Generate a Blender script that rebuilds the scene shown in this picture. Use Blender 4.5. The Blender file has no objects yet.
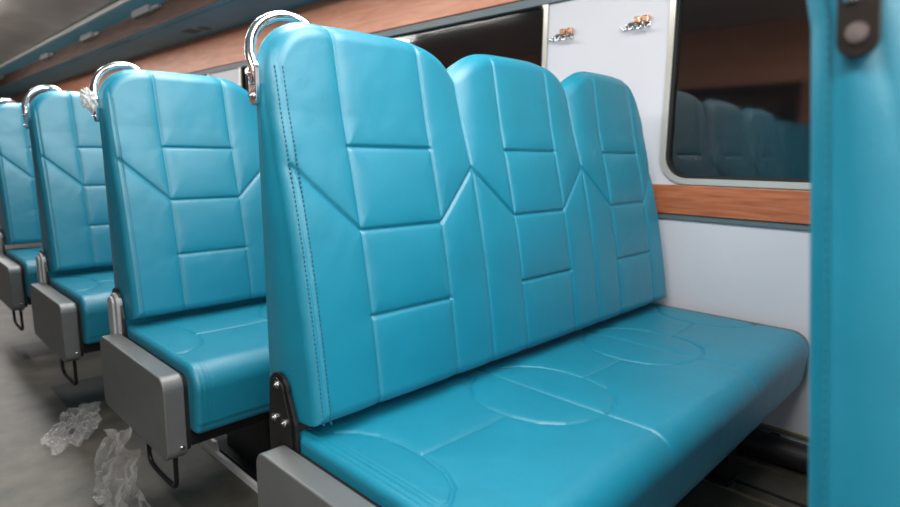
import bpy, bmesh, math, random
import numpy as np
from mathutils import Vector, Matrix, noise
random.seed(7)
C = bpy.context.scene.collection
S = bpy.context.scene
Z0 = 0.47            # cushion top above the floor
PITCH = 1.005        # distance between bench rows
WX = 1.53            # window wall

# ------------------------------------------------------------------ camera
cam_d = bpy.data.cameras.new('camera'); cam = bpy.data.objects.new('camera', cam_d); C.objects.link(cam)
Rv = Vector((0.7007743, -0.71327276, 0.01254413)); Uv = Vector((0.10892241, 0.12435854, 0.98624077)); Dv = Vector((0.70501864, 0.68976585, -0.16483866))
M = Matrix((Rv, Uv, -Dv)).transposed().to_4x4(); M.translation = Vector((-0.576, -0.8862, 0.5410 + Z0))
cam.matrix_world = M
cam_d.sensor_width = 36; cam_d.lens = 584.16 / 900 * 36; cam_d.clip_start = 0.02
cam_d.dof.use_dof = True; cam_d.dof.focus_distance = 1.35; cam_d.dof.aperture_fstop = 2.8
S.camera = cam
# ------------------------------------------------------------------ world, exposure
w = bpy.data.worlds.new('night'); S.world = w; w.use_nodes = True
w.node_tree.nodes['Background'].inputs[0].default_value = (0.05, 0.055, 0.06, 1)
w.node_tree.nodes['Background'].inputs[1].default_value = 0.25
S.view_settings.view_transform = 'Standard'; S.view_settings.look = 'None'
S.view_settings.exposure = 0.0; S.view_settings.gamma = 1.0
# ------------------------------------------------------------------ ceiling lamps of the carriage, plus added fill lamps
LAMPS = [(0.36, y, 17) for y in (-3.1, -1.75, -0.4, 0.95, 2.3)] + [(0.15, y, 15) for y in (3.65, 5.0, 6.35, 7.7, 9.05)] + [(-0.85, y, 21) for y in (-3.1, -1.75, -0.5)]  # last three: added out of view to brighten the aisle sides of the benches
ZL = Z0 + 1.54
for lx, ly, lw in LAMPS:
    ld = bpy.data.lights.new('ceiling_or_fill_light', 'AREA'); ld.shape = 'RECTANGLE'; ld.size = 0.2; ld.size_y = 1.0
    ld.energy = lw; ld.color = (1.0, 0.97, 0.94)
    lo = bpy.data.objects.new('ceiling_or_fill_light', ld); C.objects.link(lo); lo.location = (lx, ly, ZL - .005)

# ------------------------------------------------------------------ helpers
def material(name, col, rough=0.5, metal=0.0, bump=0.0, bscale=200, var=0.0, vscale=3, spec=0.5, **kw):
    m = bpy.data.materials.new(name); m.use_nodes = True; nt = m.node_tree; b = nt.nodes['Principled BSDF']
    b.inputs['Base Color'].default_value = (*col, 1); b.inputs['Roughness'].default_value = rough
    b.inputs['Metallic'].default_value = metal; b.inputs['Specular IOR Level'].default_value = spec
    tc = nt.nodes.new('ShaderNodeTexCoord')
    if var:
        n = nt.nodes.new('ShaderNodeTexNoise'); n.inputs['Scale'].default_value = vscale; n.inputs['Detail'].default_value = 5
        nt.links.new(tc.outputs['Object'], n.inputs['Vector'])
        r = nt.nodes.new('ShaderNodeValToRGB'); r.color_ramp.elements[0].position = 0.3; r.color_ramp.elements[1].position = 0.7
        r.color_ramp.elements[0].color = (*[c * (1 - var) for c in col], 1); r.color_ramp.elements[1].color = (*[min(1, c * (1 + var)) for c in col], 1)
        nt.links.new(n.outputs['Fac'], r.inputs['Fac']); nt.links.new(r.outputs['Color'], b.inputs['Base Color'])
    if bump:
        n2 = nt.nodes.new('ShaderNodeTexNoise'); n2.inputs['Scale'].default_value = bscale; n2.inputs['Detail'].default_value = 3
        nt.links.new(tc.outputs['Object'], n2.inputs['Vector'])
        bp = nt.nodes.new('ShaderNodeBump'); bp.inputs['Strength'].default_value = bump; bp.inputs['Distance'].default_value = 0.002
        nt.links.new(n2.outputs['Fac'], bp.inputs['Height']); nt.links.new(bp.outputs['Normal'], b.inputs['Normal'])
    for k, val in kw.items():
        b.inputs[k.replace('_', ' ')].default_value = val
    return m
def wood(name, c1, c2, rough, scale=(1, 1, 1)):
    m = bpy.data.materials.new(name); m.use_nodes = True; nt = m.node_tree; b = nt.nodes['Principled BSDF']
    tc = nt.nodes.new('ShaderNodeTexCoord'); mp = nt.nodes.new('ShaderNodeMapping'); mp.inputs['Scale'].default_value = scale
    n = nt.nodes.new('ShaderNodeTexNoise'); n.inputs['Scale'].default_value = 6; n.inputs['Detail'].default_value = 8; n.inputs['Distortion'].default_value = 0.6
    r = nt.nodes.new('ShaderNodeValToRGB'); r.color_ramp.elements[0].color = (*c1, 1); r.color_ramp.elements[1].color = (*c2, 1)
    r.color_ramp.elements[0].position = 0.35; r.color_ramp.elements[1].position = 0.65
    L = nt.links.new
    L(tc.outputs['Object'], mp.inputs['Vector']); L(mp.outputs['Vector'], n.inputs['Vector']); L(n.outputs['Fac'], r.inputs['Fac']); L(r.outputs['Color'], b.inputs['Base Color'])
    b.inputs['Roughness'].default_value = rough
    return m
MT = {}
def vinyl():
    m = material('teal_vinyl', (0.0, 0.208, 0.315), 0.46, bump=0.25, bscale=420, var=0.05, vscale=6, spec=0.85)
    nt = m.node_tree; b = nt.nodes['Principled BSDF']
    b.inputs['Sheen Weight'].default_value = 0.04; b.inputs['Sheen Roughness'].default_value = 0.4
    b.inputs['Sheen Tint'].default_value = (0.7, 0.9, 1, 1)
    # broad soft wrinkles added to the fine grain
    tc = [n for n in nt.nodes if n.type == 'TEX_COORD'][0]; bp = [n for n in nt.nodes if n.type == 'BUMP'][0]
    n = nt.nodes.new('ShaderNodeTexNoise'); n.inputs['Scale'].default_value = 9; n.inputs['Detail'].default_value = 2
    b2 = nt.nodes.new('ShaderNodeBump'); b2.inputs['Strength'].default_value = 0.35; b2.inputs['Distance'].default_value = 0.012
    nt.links.new(tc.outputs['Object'], n.inputs['Vector']); nt.links.new(n.outputs['Fac'], b2.inputs['Height'])
    nt.links.new(b2.outputs['Normal'], bp.inputs['Normal'])
    return m
MT['vinyl'] = vinyl()
MT['tealthread'] = material('teal_thread', (0.004, 0.14, 0.20), 0.6)
MT['thread'] = material('dark_thread', (0.004, 0.14, 0.21), 0.7)
MT['panel'] = material('grey_panel_paint', (0.17, 0.18, 0.18), 0.38, 0.3, bump=0.3, bscale=500, var=0.06, vscale=14)
MT['black'] = material('black_steel', (0.012, 0.012, 0.013), 0.38, 0.2)
MT['rubber'] = material('black_gasket', (0.006, 0.006, 0.007), 0.7)
MT['silver'] = material('silver_paint', (0.42, 0.43, 0.43), 0.5, 0.2, var=0.1, vscale=30)
MT['chrome'] = material('chrome', (0.82, 0.83, 0.84), 0.08, 1.0)
MT['bolt'] = material('zinc_bolt', (0.55, 0.56, 0.57), 0.25, 1.0)
MT['wall'] = material('white_laminate', (0.60, 0.61, 0.655), 0.38, bump=0.1, bscale=60, var=0.015, vscale=4)
MT['floor'] = None
MT['frame'] = material('pale_window_frame', (0.58, 0.57, 0.52), 0.28, 0.4)
MT['strip'] = wood('orange_wood_strip', (0.30, 0.085, 0.032), (0.47, 0.16, 0.07), 0.35, (8, 1, 14))
MT['cornice'] = wood('salmon_wood_cornice', (0.62, 0.22, 0.11), (0.75, 0.31, 0.175), 0.35, (3, 0.6, 5))
MT['brown'] = wood('brown_wood', (0.055, 0.019, 0.010), (0.12, 0.043, 0.022), 0.6, (3, 0.5, 5))
MT['blue'] = material('blue_grey_panel', (0.12, 0.38, 0.50), 0.5, var=0.08, vscale=5)
MT['slate'] = material('slate_strip', (0.10, 0.14, 0.155), 0.4)
MT['ceiling'] = material('brushed_ceiling', (0.60, 0.56, 0.52), 0.35, 0.2, var=0.2, vscale=2.2)
MT['greybracket'] = material('grey_bracket', (0.35, 0.36, 0.37), 0.5)
MT['pipe'] = material('black_pipe', (0.010, 0.010, 0.011), 0.5)
MT['darkmetal'] = material('dark_steel', (0.03, 0.027, 0.025), 0.35, 0.6)
MT['rail'] = material('bright_rail', (0.85, 0.84, 0.82), 0.25, 0.1)
MT['brass'] = material('brass_edge', (0.35, 0.29, 0.18), 0.4, 0.7)
MT['warm_glint'] = material('chrome_warm_glint', (0.75, 0.42, 0.28), 0.2, 1.0)  # warm reflections in the chrome, put into the lug colour
MT['white'] = material('white_plastic', (0.8, 0.8, 0.78), 0.5)
MT['curtain'] = material('orange_curtain', (0.35, 0.13, 0.06), 0.7)
MT['lamp'] = material('lamp_diffuser', (0.8, 0.8, 0.8), 0.5, Emission_Color=(1, 0.97, 0.93, 1), Emission_Strength=4.5)
MT['decal'] = material('dark_teal_decal', (0.01, 0.07, 0.10), 0.5)

def glass_mat():
    m = bpy.data.materials.new('tinted_glass'); m.use_nodes = True; b = m.node_tree.nodes['Principled BSDF']
    b.inputs['Base Color'].default_value = (0.35, 0.35, 0.34, 1); b.inputs['Roughness'].default_value = 0.05
    b.inputs['Transmission Weight'].default_value = 1.0; b.inputs['IOR'].default_value = 1.85
    return m
MT['glass'] = glass_mat()
def film_mat(name='clear_film', base=0.10, edge=0.75):
    m = bpy.data.materials.new(name); m.use_nodes = True; nt = m.node_tree; b = nt.nodes['Principled BSDF']; out = nt.nodes['Material Output']
    b.inputs['Base Color'].default_value = (0.8, 0.8, 0.78, 1); b.inputs['Roughness'].default_value = 0.15; b.inputs['Specular IOR Level'].default_value = 1.0
    tr = nt.nodes.new('ShaderNodeBsdfTransparent'); mx = nt.nodes.new('ShaderNodeMixShader')
    lw = nt.nodes.new('ShaderNodeLayerWeight'); lw.inputs['Blend'].default_value = 0.35
    mr = nt.nodes.new('ShaderNodeMapRange'); mr.inputs['To Min'].default_value = base; mr.inputs['To Max'].default_value = edge
    nt.links.new(lw.outputs['Facing'], mr.inputs['Value']); nt.links.new(mr.outputs['Result'], mx.inputs['Fac'])
    nt.links.new(tr.outputs[0], mx.inputs[1]); nt.links.new(b.outputs[0], mx.inputs[2]); nt.links.new(mx.outputs[0], out.inputs['Surface'])
    return m
MT['film'] = film_mat('clear_film', 0.04, 0.6); MT['milky'] = film_mat('milky_film', 0.6, 0.9)
def floor_mat():
    m = bpy.data.materials.new('mottled_floor_vinyl'); m.use_nodes = True; nt = m.node_tree; b = nt.nodes['Principled BSDF']; L = nt.links.new
    tc = nt.nodes.new('ShaderNodeTexCoord')
    n = nt.nodes.new('ShaderNodeTexNoise'); n.inputs['Scale'].default_value = 7; n.inputs['Detail'].default_value = 9; n.inputs['Roughness'].default_value = 0.65
    r = nt.nodes.new('ShaderNodeValToRGB'); r.color_ramp.elements[0].position = 0.3; r.color_ramp.elements[1].position = 0.75
    r.color_ramp.elements[0].color = (0.036, 0.035, 0.026, 1); r.color_ramp.elements[1].color = (0.115, 0.104, 0.083, 1)
    sp = nt.nodes.new('ShaderNodeSeparateXYZ'); L(tc.outputs['Object'], sp.inputs[0])
    def mth(op, a, b_, *r_):
        q = nt.nodes.new('ShaderNodeMath'); q.operation = op
        for k_, v_ in enumerate((a, b_)):
            if isinstance(v_, (int, float)): q.inputs[k_].default_value = v_
            else: L(v_, q.inputs[k_])
        return q.outputs[0]
    msk = None                                        # a few darker rectangles in the floor colour
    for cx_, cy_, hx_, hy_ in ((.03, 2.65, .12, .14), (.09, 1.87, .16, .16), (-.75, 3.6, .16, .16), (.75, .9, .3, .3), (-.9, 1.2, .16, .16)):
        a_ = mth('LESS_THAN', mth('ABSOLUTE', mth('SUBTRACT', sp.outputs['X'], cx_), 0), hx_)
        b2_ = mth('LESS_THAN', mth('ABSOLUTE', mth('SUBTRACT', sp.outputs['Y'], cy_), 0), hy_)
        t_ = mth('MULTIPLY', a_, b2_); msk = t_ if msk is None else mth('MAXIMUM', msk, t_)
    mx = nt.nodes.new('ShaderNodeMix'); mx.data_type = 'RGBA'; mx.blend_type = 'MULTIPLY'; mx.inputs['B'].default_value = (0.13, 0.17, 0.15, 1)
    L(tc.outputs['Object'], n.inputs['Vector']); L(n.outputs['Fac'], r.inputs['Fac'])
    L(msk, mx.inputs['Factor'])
    L(r.outputs['Color'], mx.inputs['A']); L(mx.outputs['Result'], b.inputs['Base Color'])
    b.inputs['Roughness'].default_value = 0.5
    return m
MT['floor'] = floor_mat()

def link(name, me, mat, parent=None, smooth=False):
    if mat is not None: me.materials.append(mat)
    if smooth: me.polygons.foreach_set('use_smooth', [True] * len(me.polygons))
    o = bpy.data.objects.new(name, me); C.objects.link(o)
    if parent is not None: o.parent = parent
    return o
def from_bm(name, bm, mat, parent=None, smooth=False):
    me = bpy.data.meshes.new(name); bm.normal_update(); bm.to_mesh(me); bm.free()
    return link(name, me, mat, parent, smooth)
def bx(bm, x0, x1, y0, y1, z0, z1, bev=0.0):
    r = bmesh.ops.create_cube(bm, size=1)
    for v in r['verts']: v.co = Vector(((x0 + x1) / 2 + v.co.x * (x1 - x0), (y0 + y1) / 2 + v.co.y * (y1 - y0), (z0 + z1) / 2 + v.co.z * (z1 - z0)))
    if bev:
        es = {e for v in r['verts'] for e in v.link_edges}
        bmesh.ops.bevel(bm, geom=list(es), offset=bev, segments=2, affect='EDGES', profile=0.5)
def box(name, x0, x1, y0, y1, z0, z1, mat, parent=None, bev=0.0):
    bm = bmesh.new(); bx(bm, x0, x1, y0, y1, z0, z1, bev); return from_bm(name, bm, mat, parent)
def struct(o): o['kind'] = 'structure'; return o
def tag(o, label, cat, group=None):
    o['label'] = label; o['category'] = cat
    if group: o['group'] = group
    return o
def cyl(bm, p, axis, r, h, seg=20, r2=None):
    a = Vector(axis).normalized(); q = Vector((0, 0, 1)).rotation_difference(a).to_matrix().to_4x4()
    bmesh.ops.create_cone(bm, cap_ends=True, segments=seg, radius1=r, radius2=r if r2 is None else r2, depth=h, matrix=Matrix.Translation(Vector(p)) @ q)
def extr_yz(bm, pts, x0, x1, bev=0.0):
    """polygon in the y-z plane extruded along x"""
    vs = [bm.verts.new((x0, y, z)) for y, z in pts]; f = bm.faces.new(vs)
    r = bmesh.ops.extrude_face_region(bm, geom=[f]); nv = [g for g in r['geom'] if isinstance(g, bmesh.types.BMVert)]
    for v in nv: v.co.x = x1
    bmesh.ops.recalc_face_normals(bm, faces=bm.faces[:])
    if bev:
        es = [e for e in bm.edges if abs(e.verts[0].co.x - e.verts[1].co.x) < 1e-6]
        bmesh.ops.bevel(bm, geom=es, offset=bev, segments=3, affect='EDGES', profile=0.5)
def rrect(y0, y1, z0, z1, r, n=6):
    rs = r if isinstance(r, (list, tuple)) else [r] * 4     # bl, br, tr, tl
    out = []
    for (cy, cz, a0), rr in zip(((y0, z0, 180), (y1, z0, 270), (y1, z1, 0), (y0, z1, 90)), rs):
        sy = 1 if cy == y0 else -1; sz = 1 if cz == z0 else -1
        for i in range(n + 1):
            a = math.radians(a0 + 90 * i / n); out.append((cy + sy * rr + rr * math.cos(a), cz + sz * rr + rr * math.sin(a)))
    return out
def tube_mesh(name, pts, ra, rb=None, seg=14, mat=None, parent=None, closed=False, sub=6, side=None):
    """smooth tube through pts (Catmull-Rom); oval when rb given (rb along 'side')"""
    P = [Vector(p) for p in pts]; Q = []
    n = len(P)
    for i in range(n - 1):
        p0 = P[max(i - 1, 0)]; p1 = P[i]; p2 = P[i + 1]; p3 = P[min(i + 2, n - 1)]
        for k in range(sub):
            t = k / sub
            Q.append(0.5 * ((2 * p1) + (-p0 + p2) * t + (2 * p0 - 5 * p1 + 4 * p2 - p3) * t * t + (-p0 + 3 * p1 - 3 * p2 + p3) * t ** 3))
    Q.append(P[-1]); rb = rb or ra
    bm = bmesh.new(); rings = []
    sd = Vector(side) if side else Vector((0, 1, 0.01))
    for i, q in enumerate(Q):
        t = (Q[min(i + 1, len(Q) - 1)] - Q[max(i - 1, 0)]).normalized()
        if abs(t.dot(sd.normalized())) > 0.95: sd = Vector((1, 0, 0.01))
        b = (sd - t * sd.dot(t)).normalized(); a = t.cross(b)
        if not side: sd = b
        rings.append([bm.verts.new(q + a * ra * math.cos(2 * math.pi * j / seg) + b * rb * math.sin(2 * math.pi * j / seg)) for j in range(seg)])
    for r0, r1 in zip(rings, rings[1:]):
        for j in range(seg): bm.faces.new((r0[j], r0[(j + 1) % seg], r1[(j + 1) % seg], r1[j]))
    bm.faces.new(rings[0][::-1]); bm.faces.new(rings[-1])
    bmesh.ops.recalc_face_normals(bm, faces=bm.faces[:])
    return from_bm(name, bm, mat, parent, True)
def grid_mesh(name, V, quads, flip=False):
    me = bpy.data.meshes.new(name)
    if flip: V = V * np.array([-1, 1, 1]); quads = quads[:, ::-1]
    me.vertices.add(len(V)); me.vertices.foreach_set('co', V.astype(np.float32).ravel())
    me.loops.add(quads.size); me.loops.foreach_set('vertex_index', quads.astype(np.int32).ravel())
    me.polygons.add(len(quads)); me.polygons.foreach_set('loop_start', np.arange(0, quads.size, 4, dtype=np.int32))
    me.polygons.foreach_set('use_smooth', np.ones(len(quads), dtype=bool))
    me.update(calc_edges=True); me.validate()
    return me

# ------------------------------------------------------------------ backrest
SW = 0.5; VA = 0.139; VB = 0.369; ZT, ZM, ZB, ZP = 0.556, 0.389, 0.216, 0.512
XL = -0.015
def seg_d(X, Z, a, b):
    ax, az = a; dx, dz = b[0] - ax, b[1] - az
    t = np.clip(((X - ax) * dx + (Z - az) * dz) / (dx * dx + dz * dz), 0, 1)
    return np.hypot(X - ax - t * dx, Z - az - t * dz)
def rear_y(z): return 0.19 + 0.018 * z + 0.15 * np.maximum(0, z - 0.66)
def front_y(z): return 0.2 * z - 0.012 * np.sin(np.pi * np.clip(z / 0.62, 0, 1))
def top_h(x, n, xr):
    H = np.full_like(x, 0.812)
    for k in range(1, n):
        u = np.clip(1 - np.abs(x - k * SW) / 0.16, 0, 1); H -= 0.052 * u ** 2.2
    H += np.clip(.003 + .009 * (x - .25) / .5, .003, .02)
    for k in range(n):                                   # each lobe is gently domed
        H -= 0.008 * np.clip(np.abs(x - (k + .5) * SW) / 0.25, 0, 1) ** 2
    u = np.clip((x - XL) / 0.125, 0, 1); H -= 0.115 * (1 - (1 - (1 - u) ** 2.2) ** (1 / 2.2))
    u = np.clip((xr - x) / 0.16, 0, 1); H -= 0.19 * (1 - (1 - (1 - u) ** 2.2) ** (1 / 2.2))
    return H
def backrest_mesh(n, dx, flip=False):
    xr = n * SW - 0.012
    xs = np.arange(XL, xr, dx)
    e = 0.03; k = int(e / dx)                             # denser near both ends
    d = e * (1 - np.cos(np.linspace(0, np.pi / 2, k * 2)))
    xs = np.concatenate([XL + d[:-1], np.arange(XL + e, xr - e, dx), (xr - d[:-1])[::-1]])
    H = top_h(xs, n, xr); zb = 0.03
    nz = int(0.78 / dx); T = np.linspace(0, 1, nz)
    T = T - 0.045 * np.sin(2 * np.pi * T) / (2 * np.pi)
    X = np.repeat(xs[:, None], nz, 1); Z = zb + (H[:, None] - zb) * T[None]
    # distance to the outline
    ol = np.concatenate([np.stack([np.full(40, XL), np.linspace(zb, H[0], 40)], 1), np.stack([xs, H], 1), np.stack([np.full(40, xr), np.linspace(H[-1], zb, 40)], 1)])
    D = np.minimum(X - XL, xr - X); D = np.minimum(D, Z - zb)
    m = (H[:, None] - Z < 0.06)
    P = np.stack([X[m], Z[m]], 1); best = np.full(len(P), 9.)
    for a, b in zip(ol[40:-41], ol[41:-40]):
        sel = np.abs(P[:, 0] - a[0]) < 0.06
        if sel.any(): best[sel] = np.minimum(best[sel], seg_d(P[sel, 0], P[sel, 1], a, b))
    D[m] = np.minimum(D[m], best)
    D = np.maximum(D, 0)
    # seams
    heavy = np.full_like(X, 9.); light = np.full_like(X, 9.)
    for k in range(n):
        o = k * SW
        for zz in (ZT, ZM, ZB): heavy = np.minimum(heavy, seg_d(X, Z, (o + VA, zz), (o + VB, zz)))
        l0 = (o if k else 0.004, ZP if k else ZP + 0.005)
        r0 = (o + SW if k < n - 1 else xr, ZP)
        heavy = np.minimum(heavy, seg_d(X, Z, l0, (o + VA, ZM))); heavy = np.minimum(heavy, seg_d(X, Z, (o + VB, ZM), r0))
        for vx in (VA, VB): light = np.minimum(light, seg_d(X, Z, (o + vx, 0.03), (o + vx, 0.9)))
        if k: light = np.minimum(light, seg_d(X, Z, (o, 0.03), (o, 0.9)))
    edge = np.abs(X - 0.006)
    al = np.minimum(heavy, light)
    y = front_y(Z)
    y = y + 0.0055 * np.exp(-(heavy / 0.0034) ** 2) + 0.0026 * np.exp(-(light / 0.0028) ** 2) + 0.002 * np.exp(-(edge / 0.003) ** 2)
    y = y - 0.006 * (1 - np.exp(-np.minimum(heavy, light * 1.6) / 0.022))
    up = np.clip((Z - 0.5) / 0.28, 0, 1)
    for k in range(1, n): y += 0.022 * up * np.exp(-(np.abs(X - k * SW) / 0.035) ** 1.5)
    r = 0.030; dd = np.clip(D, 0, r); y = y + (r - np.sqrt(np.maximum(r * r - (r - dd) ** 2, 0)))
    r2 = 0.02; dd = np.clip(D, 0, r2); yr = rear_y(Z) - (r2 - np.sqrt(np.maximum(r2 * r2 - (r2 - dd) ** 2, 0)))
    # the right-hand end narrows a little upwards
    def warp(X, Z):
        ed = xr - 0.055 * np.clip(Z, 0, 0.8)
        x0 = xr - 0.118
        return np.where(X > x0, x0 + (X - x0) * (ed - x0) / (xr - x0), X)
    Xw = warp(X, Z)
    F = np.stack([Xw, y, Z + Z0], -1); B = np.stack([Xw, yr, Z + Z0], -1)
    # soft bulge of the side walls between front and rear
    nx = len(xs); idx = np.arange(nx * nz).reshape(nx, nz)
    V = [F.reshape(-1, 3), B.reshape(-1, 3)]
    def quads(I, rev):
        q = np.stack([I[:-1, :-1], I[1:, :-1], I[1:, 1:], I[:-1, 1:]], -1).reshape(-1, 4)
        return q[:, ::-1] if rev else q
    Q = [quads(idx, False), quads(idx + nx * nz, True)]
    loop = np.concatenate([idx[0, :], idx[1:, -1], idx[-1, -2::-1], idx[-2:0:-1, 0]])
    fr = V[0][loop]; re = V[1][loop]; prev = loop; base = 2 * nx * nz
    inn = np.stack([fr[:, 0] - (xr / 2), np.zeros(len(loop)), fr[:, 2] - Z0 - 0.4], 1)
    nk = 7
    tang = np.roll(fr, -1, 0) - np.roll(fr, 1, 0); nrm = np.stack([-tang[:, 2], np.zeros(len(tang)), tang[:, 0]], 1)
    nrm /= np.linalg.norm(nrm, axis=1)[:, None] + 1e-9
    for k in range(1, nk):
        t = k / nk; mid = fr * (1 - t) + re * t + nrm * 0.006 * math.sin(math.pi * t)
        cur = base + np.arange(len(loop)); base += len(loop); V.append(mid)
        Q.append(np.stack([prev, cur, np.roll(cur, -1), np.roll(prev, -1)], -1)[:, ::-1] if False else np.stack([prev, np.roll(prev, -1), np.roll(cur, -1), cur], -1)); prev = cur
    cur = loop + nx * nz
    Q.append(np.stack([prev, np.roll(prev, -1), np.roll(cur, -1), cur], -1))
    return grid_mesh('backrest', np.concatenate(V), np.concatenate(Q), flip)

# ------------------------------------------------------------------ cushion
def cushion_mesh(n, dx, flip=False):
    x0, x1 = -0.024, n * SW - 0.012
    prof = []
    def arc(cy, cz, r, a0, a1, m):
        for i in range(m): a = math.radians(a0 + (a1 - a0) * i / (m - 1)); prof.append((cy + r * math.cos(a), cz + r * math.sin(a), math.cos(a), math.sin(a)))
    def line(p, q, nn, nrm):
        for i in range(1, nn): t = i / nn; prof.append((p[0] + (q[0] - p[0]) * t, p[1] + (q[1] - p[1]) * t, *nrm))
    yr, yf, zt, zb = 0.085, -0.458, 0.0, -0.182
    arc(yr - .02, zt - .02, .02, 0, 90, 7)
    nt = int((yr - yf - .08) / dx); line((yr - .02, zt), (yf + .058, zt), nt, (0, 1))
    arc(yf + .058, zt - .058, .058, 90, 180, 26)
    line((yf, zt - .058), (yf + .008, zb + .022), 20, (-1, 0))
    arc(yf + .03, zb + .022, .022, 180, 270, 9)
    line((yf + .03, zb), (yr - .02, zb), 20, (0, -1))
    arc(yr - .02, zb + .02, .02, 270, 360, 6)
    line((yr, zb + .02), (yr, zt - .02), 6, (1, 0))
    pr = np.array(prof); ns = len(pr)
    e = 0.014
    d = e * (1 - np.cos(np.linspace(0, np.pi / 2, 8)))
    xs = np.concatenate([x0 + d[:-1], np.arange(x0 + e, x1 - e, dx), (x1 - d[:-1])[::-1]])
    nx = len(xs)
    X = np.repeat(xs[:, None], ns, 1); Y = np.repeat(pr[None, :, 0], nx, 0); Z = np.repeat(pr[None, :, 1], nx, 0)
    off = np.zeros(nx); dd = np.clip(np.minimum(xs - x0, x1 - xs), 0, e); off = e - np.sqrt(np.maximum(e * e - (e - dd) ** 2, 0))
    # arc length down the front so the seams run over the edge
    Yl = np.where(Y < yf + .058, Y - (zt - Z) * 0.7, Y)
    hv = np.full_like(X, 9.)
    half = [(-0.0, -0.302), (0.05, -0.296), (0.10, -0.272), (0.135, -0.228), (0.152, -0.165), (0.152, -0.10), (0.135, -0.045), (0.10, 0.0), (0.055, 0.025)]
    for k in range(n + 1):
        c = k * SW
        sc = 0.68 if k == 0 else 1.0
        for s in ((1,) if k == 0 else (-1,) if k == n else (-1, 1)):
            for a, b in zip(half, half[1:]):
                hv = np.minimum(hv, seg_d(X, Yl, (c + s * a[0] * sc, a[1]), (c + s * b[0] * sc, b[1])))
        if 0 < k < n: hv = np.minimum(hv, seg_d(X, Yl, (c, 0.06), (c, -0.52)) + 0.0008)
        if k < n: hv = np.minimum(hv, seg_d(X, Yl, (c + 0.152 * sc, -0.155), (c + SW - 0.152, -0.155)) + 0.0005)
    top = np.clip(pr[:, 3] * 1.3 - .15, 0, 1)[None]
    h = (-0.0046 * np.exp(-(hv / 0.0032) ** 2) + 0.004 * (1 - np.exp(-hv / 0.02))) * top + 0.004 * (1 - top)
    for xx in (-0.012 + .006, 0.008, 0.016): h = h - 0.0008 * np.exp(-(np.abs(X - xx) / 0.0022) ** 2)
    # slight sitting hollows and a crown along each seat
    for k in range(n): h = h - 0.004 * np.exp(-((X - (k + .5) * SW) / 0.13) ** 2 - ((Y + 0.16) / 0.16) ** 2)
    disp = h * np.where(Z > zb + .03, 1, 0) * (Y < yr - .001) - off[:, None]
    V = np.stack([X, Y + pr[None, :, 2] * disp, Z + pr[None, :, 3] * disp + Z0], -1).reshape(-1, 3)
    I = np.arange(nx * ns).reshape(nx, ns); J = np.roll(I, -1, 1)
    Q = np.stack([I[:-1], J[:-1], J[1:], I[1:]], -1).reshape(-1, 4)[:, ::-1]
    # end caps: rings shrinking to the middle
    Vs = [V]; Qs = [Q]; base = len(V)
    for ring, sgn in ((I[0], 1), (I[-1], -1)):
        P = V[ring]; cen = P.mean(0); prev = ring
        for t in (0.97, 0.6, 0.02):
            cur = base + np.arange(ns); base += ns; Vs.append(cen + (P - cen) * t)
            q = np.stack([prev, np.roll(prev, -1), np.roll(cur, -1), cur], -1)
            Qs.append(q if sgn > 0 else q[:, ::-1]); prev = cur
    return grid_mesh('cushion', np.concatenate(Vs), np.concatenate(Qs), flip)

def stitch_mesh(flip=False, rear=False):
    bm = bmesh.new()
    for xx in (() if rear else (-0.001, 0.013)):
        z = 0.035
        while z < 0.70:
            r = 0.03; dd = min(max(xx - XL, 0), r); y = float(front_y(np.array(z))) - 0.006 + (r - math.sqrt(max(r * r - (r - dd) ** 2, 0)))
            bx(bm, xx - .0008, xx + .0008, y - .0015, y + .004, z + Z0, z + Z0 + .0048); z += 0.0085
    z = 0.04
    while rear and z < 0.68:                            # seam down the rear edge of the side
        for dy in (0.017,):
            y = rear_y(z) - dy; bx(bm, XL - .0052, XL - .002, y - .0008, y + .0008, z + Z0, z + Z0 + .0048)
        z += 0.0085
    o = from_bm('stitching', bm, None)
    me = o.data; bpy.data.objects.remove(o)
    if flip:
        for v in me.vertices: v.co.x *= -1
    return me

def hexbolt(parent, x, y, z, r=0.008, ax=(-1, 0, 0), mat=None, name='bolt'):
    bm = bmesh.new(); a = Vector(ax)
    cyl(bm, Vector((x, y, z)) + a * .001, ax, r * 1.35, .002, 20)
    cyl(bm, Vector((x, y, z)) + a * .003, ax, r, .004, 6)
    cyl(bm, Vector((x, y, z)) + a * .006, ax, r * .5, .003, 14)
    return from_bm(name, bm, mat or MT['bolt'], parent)

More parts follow.
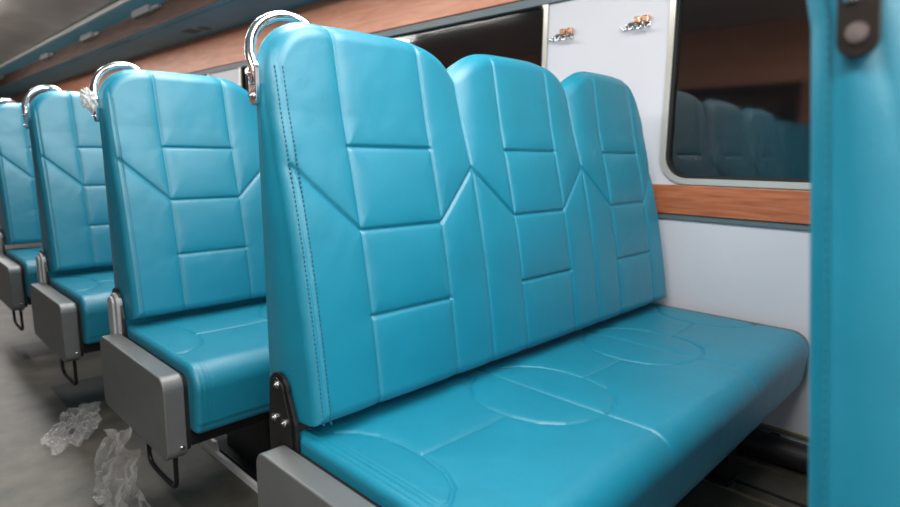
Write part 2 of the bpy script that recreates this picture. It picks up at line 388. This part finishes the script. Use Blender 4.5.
def make_bench(n=3, dx=0.003, flip=False):
    s = -1 if flip else 1
    root = bpy.data.objects.new('train_bench', None); C.objects.link(root)
    b = link('backrest', backrest_mesh(n, dx, flip), MT['vinyl'], root)
    link('stitching', stitch_mesh(flip), MT['thread'], b); link('stitching', stitch_mesh(flip, True), MT['tealthread'], b)
    link('cushion', cushion_mesh(n, dx, flip), MT['vinyl'], root)
    def fl(o):
        if flip:
            for v in o.data.vertices: v.co.x *= -1
            o.data.flip_normals()
        return o
    # end panel on the aisle side
    bm = bmesh.new(); extr_yz(bm, rrect(-.417, .109, Z0 - .246, Z0 - .02, [.03, .03, .03, .034], 8), -.088, -.036, .004)
    ep = fl(from_bm('end_panel', bm, MT['panel'], root))
    bm = bmesh.new(); extr_yz(bm, rrect(-.409, .10, Z0 - .238, Z0 - .028, .03, 8), -.036, -.024)
    fl(from_bm('gasket', bm, MT['rubber'], root))
    fl(hexbolt(ep, -.05, -.417, Z0 - .212, .0045, (0, -1, 0), name='screw'))
    bm = bmesh.new(); extr_yz(bm, rrect(-.462, .088, Z0 - .186, Z0 + .003, [.06, .02, .02, .06], 8), n * SW - .014, n * SW - .003, .0)
    fl(from_bm('end_trim', bm, MT['panel'], root))
    # hinge plate joining backrest and frame
    pts = []
    cy, cz, r = .112, Z0 + .083, .036
    for i in range(13): a = math.radians(-10 + 190 * i / 12); pts.append((cy + r * math.cos(a), cz + r * math.sin(a)))
    pts += [(.052, Z0 + .03), (.042, Z0 - .09), (.150, Z0 - .09), (.155, Z0 + .0)]
    bm = bmesh.new(); extr_yz(bm, pts, -.033, -.0245, .0015)
    hp = fl(from_bm('hinge_plate', bm, MT['black'], root))
    cyp = [( (y - cy) * .72 + cy, (z - cz) * .72 + cz) for y, z in pts[:13]] + [(.066, Z0 + .03), (.060, Z0 - .02), (.135, Z0 - .02), (.140, Z0 + .03)]
    bm = bmesh.new(); extr_yz(bm, cyp, -.037, -.033, .001); fl(from_bm('raised_plate', bm, MT['black'], hp))
    for y, z in ((.108, .098), (.122, .026), (.084, .026)): fl(hexbolt(hp, -.037, y, Z0 + z, .0065))
    # grab handle: chrome hoop from the side bracket over to the top
    hoop = [(-.024, .171, .668), (-.026, .175, .70), (-.024, .190, .730), (-.008, .216, .762), (.016, .226, .788), (.050, .230, .806), (.085, .228, .810), (.112, .220, .800), (.122, .205, .775)]
    hd = fl(tube_mesh('grab_handle', [(x, y - (.011 if i_ > 2 else .004), z + Z0 + (.003 if i_ > 2 else 0)) for i_, (x, y, z) in enumerate(hoop)],   .0105, .0085, 16, MT['chrome'], root, side=(0, 1, 0)))
    bm = bmesh.new(); extr_yz(bm, rrect(.157, .185, Z0 + .630, Z0 + .712, .0138, 8), -.031, -.022, .0015)
    hb = fl(from_bm('handle_bracket', bm, MT['chrome'], root))
    for z in (.648, .688): fl(hexbolt(hb, -.031, .171, Z0 + z, .0055))
    # frame and legs below the cushion
    bm = bmesh.new()
    for y0, y1 in ((-.40, -.355), (.01, .055)): bx(bm, -.02, n * SW - .03, y0, y1, Z0 - .225, Z0 - .183, .003)
    for x in (.02, .5, 1.0, n * SW - .08):
        if x < n * SW - .05: bx(bm, x, x + .035, -.36, .015, Z0 - .223, Z0 - .186, .003)
    fl(from_bm('base_frame', bm, MT['black'], root))
    for lx in (.24, n * SW - .24):
        bm = bmesh.new(); bx(bm, lx, lx + .04, -.31, -.02, .012, Z0 - .22, .003); bx(bm, lx - .03, lx + .07, -.34, .03, 0, .012, .002)
        bx(bm, lx - .012, lx + .052, -.33, -.30, .012, Z0 - .22, .003)
        fl(from_bm('leg', bm, MT['black'], root))
    # wire release pedal under the end panel
    pd = [(-.045, -.345, .235), (-.045, -.345, .17), (-.045, -.343, .125), (-.045, -.325, .107), (-.045, -.28, .104), (-.045, -.19, .104), (-.045, -.155, .11), (-.045, -.14, .13), (-.045, -.14, .18), (-.045, -.14, .235)]
    fl(tube_mesh('release_pedal', pd, .0065, None, 10, MT['black'], root))
    bm = bmesh.new(); bx(bm, -.06, -.03, -.36, -.12, .215, .245, .003); fl(from_bm('pedal_bracket', bm, MT['black'], root))
    return root
def copy_tree(o, parent=None):
    c = o.copy(); C.objects.link(c)
    if parent is not None: c.parent = parent
    for ch in o.children: copy_tree(ch, c)
    return c

# ------------------------------------------------------------------ structure
YA, YB = -4.0, 12.5
XW = -1.86                                     # far-side wall
ZC = Z0 + 1.67
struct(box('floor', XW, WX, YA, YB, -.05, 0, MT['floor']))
struct(box('ceiling', XW, 1.02, YA, YB, ZC, ZC + .04, MT['ceiling']))
def wall_with_windows(name, xin, xout, wins, zb, zt, r):
    """wall slab with rounded window holes; wins = list of (y0, y1)"""
    bm = bmesh.new(); cuts = sorted(wins)
    def quad_wall(pts): extr_yz(bm, pts, xin, xout)
    y = YA
    top = Z0 + 1.70
    for a, b in cuts:
        quad_wall([(y, 0), (a, 0), (a, top), (y, top)])
        # below, above
        below = [(a, 0), (b, 0), (b, zb + r)]
        below += [(b - r + r * math.cos(math.radians(-t)), zb + r + r * math.sin(math.radians(-t))) for t in range(10, 91, 10)]
        below += [(a + r + r * math.cos(math.radians(270 - t)), zb + r + r * math.sin(math.radians(270 - t))) for t in range(0, 91, 10)]
        bm2 = below
        quad_wall(bm2)
        quad_wall([(a, zt), (b, zt), (b, top), (a, top)])
        y = b
    quad_wall([(y, 0), (YB, 0), (YB, top), (y, top)])
    return struct(from_bm(name, bm, MT['wall']))
WIN = [(-1.02 + 1.64 * k, .088 + 1.64 * k) for k in range(-1, 7)]
WZB, WZT = Z0 + .455, Z0 + 1.188
wall_with_windows('wall_right', WX, WX + .05, WIN, WZB + .008, WZT, .09)
wall_with_windows('wall_left', XW, XW - .05, [(a - .1, b + .05) for a, b in WIN], WZB + .008, WZT, .09)
struct(box('wall_front', XW, WX, YA - .05, YA, 0, Z0 + 1.70, MT['wall']))
struct(box('wall_back', XW, WX, YB, YB + .05, 0, Z0 + 1.70, MT['wall']))
def ring(bm, o, i, x0, x1):
    n = len(o)
    A = [[bm.verts.new((x, *p)) for p in pts] for x, pts in ((x0, o), (x0, i), (x1, i), (x1, o))]
    for q in range(4):
        P, Qq = A[q], A[(q + 1) % 4]
        for j in range(n): bm.faces.new((P[j], P[(j + 1) % n], Qq[(j + 1) % n], Qq[j]))
    bmesh.ops.recalc_face_normals(bm, faces=bm.faces[:])
def window(k, a, b, x, s):
    """pale rounded frame, dark rubber gasket, tinted pane; s = +1 right wall, -1 left wall"""
    r = .10
    def rr(d, rad): return rrect(a + d, b - d, WZB + d, WZT - d, [rad, rad, .03, .03], 8)
    bm = bmesh.new(); ring(bm, rr(-.004, r), rr(.017, r - .02), x - s * .009, x + s * .03)
    fr = from_bm('window_%d' % k, bm, MT['frame'] if s > 0 else MT['brown']); struct(fr)
    bm = bmesh.new(); ring(bm, rr(.017, r - .02), rr(.028, r - .03), x - s * .002, x + s * .03)
    from_bm('window_gasket', bm, MT['rubber'], fr)
    bm = bmesh.new(); extr_yz(bm, rr(.027, r - .03), x + s * .012, x + s * .018)
    from_bm('window_pane', bm, MT['glass'], fr)
for k, (a, b) in enumerate(WIN): window(k + 1, a, b, WX, 1)
for k, (a, b) in enumerate(WIN): window(k + 21, a - .1, b + .05, XW, -1)
# dark ground beside the track, seen only faintly through the panes
# wall trims
t = struct(box('trim_1', WX - .016, WX, YA, YB, Z0 + .342, Z0 + .447, MT['strip'], bev=.003))
struct(box('trim_2', WX - .009, WX, YA, YB, Z0 + .322, Z0 + .342, MT['slate'], bev=.002))
struct(box('trim_3', WX - .012, WX, YA, YB, Z0 + 1.164, Z0 + 1.20, MT['slate'], bev=.003))
struct(box('trim_4', WX - .02, WX, YA, YB, Z0 + 1.20, Z0 + 1.45, MT['cornice'], bev=.004))
struct(box('trim_5', WX - .008, WX, YA, YB, Z0 - .365, Z0 - .350, MT['brass'], bev=.002))
# soffit panel under the luggage rack, with long groove and cross joints
bm = bmesh.new(); ZS = Z0 + 1.45
for y0 in np.arange(-3.7, 12.4, 1.55):
    bx(bm, 1.11, 1.158, y0 + .002, y0 + 1.548, ZS, ZS + .025, .002); bx(bm, 1.163, WX, y0 + .002, y0 + 1.548, ZS, ZS + .025, .002)
bx(bm, 1.115, WX, YA, YB, ZS + .012, ZS + .035)
struct(from_bm('trim_6', bm, MT['blue']))
struct(box('trim_7', 1.105, 1.12, YA, YB, ZS + .002, ZS + .15, MT['brown'], bev=.002))
bm = bmesh.new()                                 # grey-blue rack lip, sloping outward
vs = [(1.105, ZS + .135), (.995, ZS + .175), (.995, ZS + .21), (1.02, ZS + .225), (1.12, ZS + .225), (1.12, ZS + .135)]
A = [bm.verts.new((x, YA, z)) for x, z in vs]; B = [bm.verts.new((x, YB, z)) for x, z in vs]
for j in range(6): bm.faces.new((A[j], A[(j + 1) % 6], B[(j + 1) % 6], B[j]))
bm.faces.new(A); bm.faces.new(B); bmesh.ops.recalc_face_normals(bm, faces=bm.faces[:])
struct(from_bm('trim_8', bm, MT['blue']))
struct(box('trim_9', .975, .996, YA, YB, ZS + .176, ZS + .206, MT['rail'], bev=.004))
# left side cornice and rack, seen in reflections
struct(box('trim_10', XW, XW + .02, YA, YB, Z0 + 1.18, ZC, MT['cornice']))
struct(box('trim_11', XW, XW + .016, YA, YB, Z0 + .33, Z0 + .447, MT['strip']))
struct(box('trim_12', WX - .10, WX - .008, YA, YB, Z0 - .47 + .0, Z0 - .452, MT['floor']))
for k, (a, b) in enumerate(WIN[:-1]):
    struct(box('trim_%d' % (20 + k), XW, XW + .03, b + .07, WIN[k + 1][0] - .12, Z0 + .45, Z0 + 1.18, MT['strip'], bev=.004))
# two raised lines on the floor by the heater
struct(box('trim_13', 1.225, 1.235, YA, YB, 0, .004, MT['brass'])); struct(box('trim_14', 1.29, 1.302, YA, YB, 0, .004, MT['rubber']))

# heater pipe along the wall
bm = bmesh.new(); cyl(bm, (WX - .055, (YA + YB) / 2, .066), (0, 1, 0), .044, YB - YA - .02, 32)
for y in np.arange(YA + .6, YB, 1.0): bx(bm, WX - .075, WX - .004, y, y + .03, 0, .10, .003)
tag(from_bm('heating_pipe', bm, MT['pipe'], None, False), 'black heating pipe running along the foot of the white wall under the benches', 'pipe')

# housings of the ceiling lamps and of the added fill lamps
for i, (lx, ly, lw) in enumerate(LAMPS):
    root = bpy.data.objects.new('ceiling_or_fill_lamp', None); C.objects.link(root); root.location = (lx, ly, ZC)
    box('lamp_housing', -.07, .07, -.56, .56, -.03, 0, MT['white'], root, .004)
    box('lamp_diffuser', -.11, .11, -.54, .54, ZL - ZC, -.03, MT['lamp'], root, .003)
    tag(root, 'unseen long white ceiling or fill lamp lighting the benches from above', 'lamp', 'ceiling lamps of the carriage')
# rack brackets
BR = [('grey rack bracket over the second bench back, nearest along the luggage rack', 3.95), ('grey rack bracket second nearest along the luggage rack', 5.37),
      ('grey rack bracket third nearest along the luggage rack', 7.0), ('blurred farthest grey rack bracket at the left edge of the picture', 9.9)]
for lab, y in BR:
    bm = bmesh.new(); bx(bm, 1.06, 1.105, y - .16, y + .20, ZS + .095, ZS + .145, .006); bx(bm, 1.08, 1.105, y - .30, y + .05, ZS + .105, ZS + .13, .004)
    tag(from_bm('rack_bracket', bm, MT['greybracket']), lab, 'bracket', 'brackets of the luggage rack')
# seat-number sticker on the soffit
root = bpy.data.objects.new('soffit_sticker', None); C.objects.link(root)
bm = bmesh.new(); cyl(bm, (1.38, 3.60, ZS - .0005), (0, 0, 1), .05, .002, 24); from_bm('round_mark', bm, MT['decal'], root)
box('square_mark', 1.31, 1.41, 3.70, 3.86, ZS - .0015, ZS + .0005, MT['decal'], root)
tag(root, 'small dark teal sticker with a round and a square mark on the blue-grey rack soffit', 'sticker')

# coat hooks on the white panel
def coat_hook(y, lab):
    root = bpy.data.objects.new('coat_hook', None); C.objects.link(root); root.location = (WX, y, Z0 + 1.028)
    bm = bmesh.new(); extr_yz(bm, rrect(-.045, .045, -.014, .012, .008, 5), -.005, 0, .001)
    from_bm('base_plate', bm, MT['chrome'], root)
    for dy, mt in ((-.032, 'warm_glint'), (.0, 'warm_glint')):
        box('upper_lug', -.022, -.004, dy - .012, dy + .012, .004, .026, MT[mt], root, .003)
    for dy in (-.034, -.004, .028):
        tube_mesh('prong', [(-.004, dy, -.002), (-.018, dy, -.016), (-.034, dy, -.017), (-.042, dy, -.004)], .0045, None, 10, MT['chrome'], root, side=(0, 1, 0))
    tube_mesh('side_arm', [(-.006, .04, -.008), (-.012, .055, -.012), (-.018, .066, -.006)], .004, None, 10, MT['chrome'], root)
    tag(root, lab, 'coat hook', 'coat hooks on the white wall panel')
coat_hook(.535, 'chrome coat hook on the white panel, farther one near the pale strip')
coat_hook(.21, 'chrome coat hook on the white panel, nearer the dark rounded window')

# ------------------------------------------------------------------ benches
proto = make_bench()
rows = [(0, 'large teal vinyl three-seat bench in the centre foreground with black hinge plate'),
        (1, 'teal three-seat bench directly behind the foreground bench, white film on its chrome handle'),
        (2, 'teal bench third in line, just left of the one with film on its handle'),
        (3, 'teal bench cut off by the left edge of the photo, only partly showing'),
        (-1, 'teal bench back closest to the camera, cut off at the right edge beside the window')]
extra = {}
for k, lab in rows:
    o = proto if k == 0 else copy_tree(proto)
    o.location = (0, k * PITCH + (.012 if k == -1 else 0), 0)
    tag(o, lab, 'train bench', 'teal benches along the window side')
    if k != -1:                                         # the rear seam shows only on the nearest back
        for ch in list(o.children_recursive):
            if ch.name.startswith('stitching') and ch.data.materials[0] == MT['tealthread'] and k != 0: bpy.data.objects.remove(ch)
    if k == -1:                                          # this back stands a little further reclined
        R = Matrix.Translation((0, .1, Z0)) @ Matrix.Rotation(math.radians(-4.4), 4, 'X') @ Matrix.Translation((0, -.1, -Z0))
        for ch in o.children:
            if ch.name.split('.')[0] in ('backrest', 'grab_handle', 'handle_bracket'): ch.matrix_local = R if not ch.name.startswith('handle_bracket') else Matrix.Translation((0, -.008, -.004)) @ R
            if ch.name.startswith('handle_bracket'): ch.data = ch.data.copy(); ch.data.materials[0] = MT['darkmetal']
    if k > 0:
        hp = [ch for ch in o.children if ch.name.startswith('hinge_plate')][0]
        for ch in list(hp.children): bpy.data.objects.remove(ch)
        bm = bmesh.new(); extr_yz(bm, rrect(.070, .140, Z0 - .075, Z0 + .105, .034, 10), -.043, -.024, .004)
        hc = from_bm('hinge_cover', bm, MT['silver'], o)
        bm = bmesh.new(); extr_yz(bm, rrect(.082, .130, Z0 - .05, Z0 + .095, .023, 10), -.052, -.043, .003)
        from_bm('cover_cap', bm, MT['silver'], hc)
for ch in list(proto.children_recursive):
    if ch.name.startswith('stitching') and ch.data.materials[0] == MT['tealthread']: bpy.data.objects.remove(ch)
po = make_bench(2, .006, True)
for j, k in enumerate((0, 1, 2, 3)):
    o = po if j == 0 else copy_tree(po); o.location = (-.80, k * PITCH + .2, 0)
    tag(o, 'teal two-seat bench across the aisle, beside the opposite wall', 'train bench', 'teal two-seat benches across the aisle')

# ------------------------------------------------------------------ loose plastic
def crumple(name, cx, cy, cz, lx, ly, h, rot, mat, seed, n=60, drape=None):
    bm = bmesh.new(); g = [[None] * n for _ in range(n)]
    for i in range(n):
        for j in range(n):
            u, v = i / (n - 1) - .5, j / (n - 1) - .5
            e = 1 - .25 * noise.noise(Vector((u * 3 + seed, v * 3, 2)))
            p = Vector((u * 7 + seed, v * 7, seed * .3)); a = abs(noise.noise(p)) + .5 * abs(noise.noise(p * 2.3)) + .3 * abs(noise.noise(p * 5.1))
            du = .10 * noise.noise(p * .8 + Vector((9, 0, 0))); dv = .10 * noise.noise(p * .8 + Vector((0, 9, 0)))
            x, y = (u * e + du) * lx, (v * e + dv) * ly
            fall = max(0, 1 - (abs(u) * 2) ** 3) * max(0, 1 - (abs(v) * 2) ** 3)
            z = h * a * (.35 + .65 * fall)
            c, s = math.cos(rot), math.sin(rot)
            q = Vector((cx + x * c - y * s, cy + x * s + y * c, cz + z))
            if drape: q = drape(u, v, q)
            g[i][j] = bm.verts.new(q)
    for i in range(n - 1):
        for j in range(n - 1):
            u, v = i / (n - 1) - .5, j / (n - 1) - .5
            if (u * 2) ** 2 + (v * 2) ** 2 > 1.05 + .5 * noise.noise(Vector((u * 5, v * 5, seed))): continue
            bm.faces.new((g[i][j], g[i + 1][j], g[i + 1][j + 1], g[i][j + 1]))
    for v in [v for v in bm.verts if not v.link_faces]: bm.verts.remove(v)
    return from_bm(name, bm, mat, None, True)
tag(crumple('plastic_film', -.10, 1.50, .004, .17, .40, .05, -.45, MT['film'], 3.1), 'crumpled clear plastic film lying flat on the aisle floor', 'plastic film')
def hang(u, v, q):
    # upper half clings to the panel's lower edge and drops to the floor
    t = v + .5
    z = .004 + max(0, (t - .45)) * .44 + .02 * abs(noise.noise(Vector((u * 9, v * 9, 5))))
    return Vector((-.128 + .05 * noise.noise(Vector((u * 6, v * 5, 1))) - .05 * (1 - t) + (q.x * 0), .82 + u * .36 + .04 * noise.noise(Vector((u * 4, v * 8, 3))), z + (q.z - .004) * .3)) + Vector(noise.noise_vector(Vector((u * 16, v * 16, 7)))) * .016
tag(crumple('plastic_bag', 0, 0, .004, 1, 1, .06, 0, MT['film'], 8.4, 80, hang), 'torn clear plastic sheeting hanging below the second bench end panel to the floor', 'plastic sheeting')
# film knotted round the second bench's handle
bm = bmesh.new(); bmesh.ops.create_icosphere(bm, subdivisions=5, radius=1)
for v in bm.verts:
    p = v.co.copy(); d = 1 + .45 * noise.noise(p * 2.2 + Vector((4, 1, 7))) + .3 * noise.noise(p * 5) + .12 * noise.noise(p * 11)
    v.co = Vector((p.x * .020 * d, p.y * .022 * d, p.z * .029 * d - .008 * p.x))
o = from_bm('wrapping_film', bm, MT['milky'], None, True); o.location = (-.046, PITCH + .160, Z0 + .694)
tag(o, 'knot of milky wrapping film on the chrome handle of the second bench', 'wrapping film')
# white strip on the floor beneath the second bench
root = bpy.data.objects.new('floor_angle_strip', None); C.objects.link(root); root.location = (0, 0, 0)
bm = bmesh.new(); bx(bm, .180, .192, .50, 1.06, 0, .022, .001); from_bm('strip', bm, MT['white'], root)
bm = bmesh.new()
vs = [bm.verts.new(p) for p in ((.182, 1.06, .0), (.182, .93, .0), (.182, .955, .052), (.182, 1.05, .05), )]; bm.faces.new(vs)
r = bmesh.ops.extrude_face_region(bm, geom=bm.faces[:])
for g in r['geom']:
    if isinstance(g, bmesh.types.BMVert): g.co.x += .012
bmesh.ops.recalc_face_normals(bm, faces=bm.faces[:]); from_bm('end_flap', bm, MT['white'], root)
tag(root, 'thin white angle strip lying on the floor beneath the second bench', 'strip')
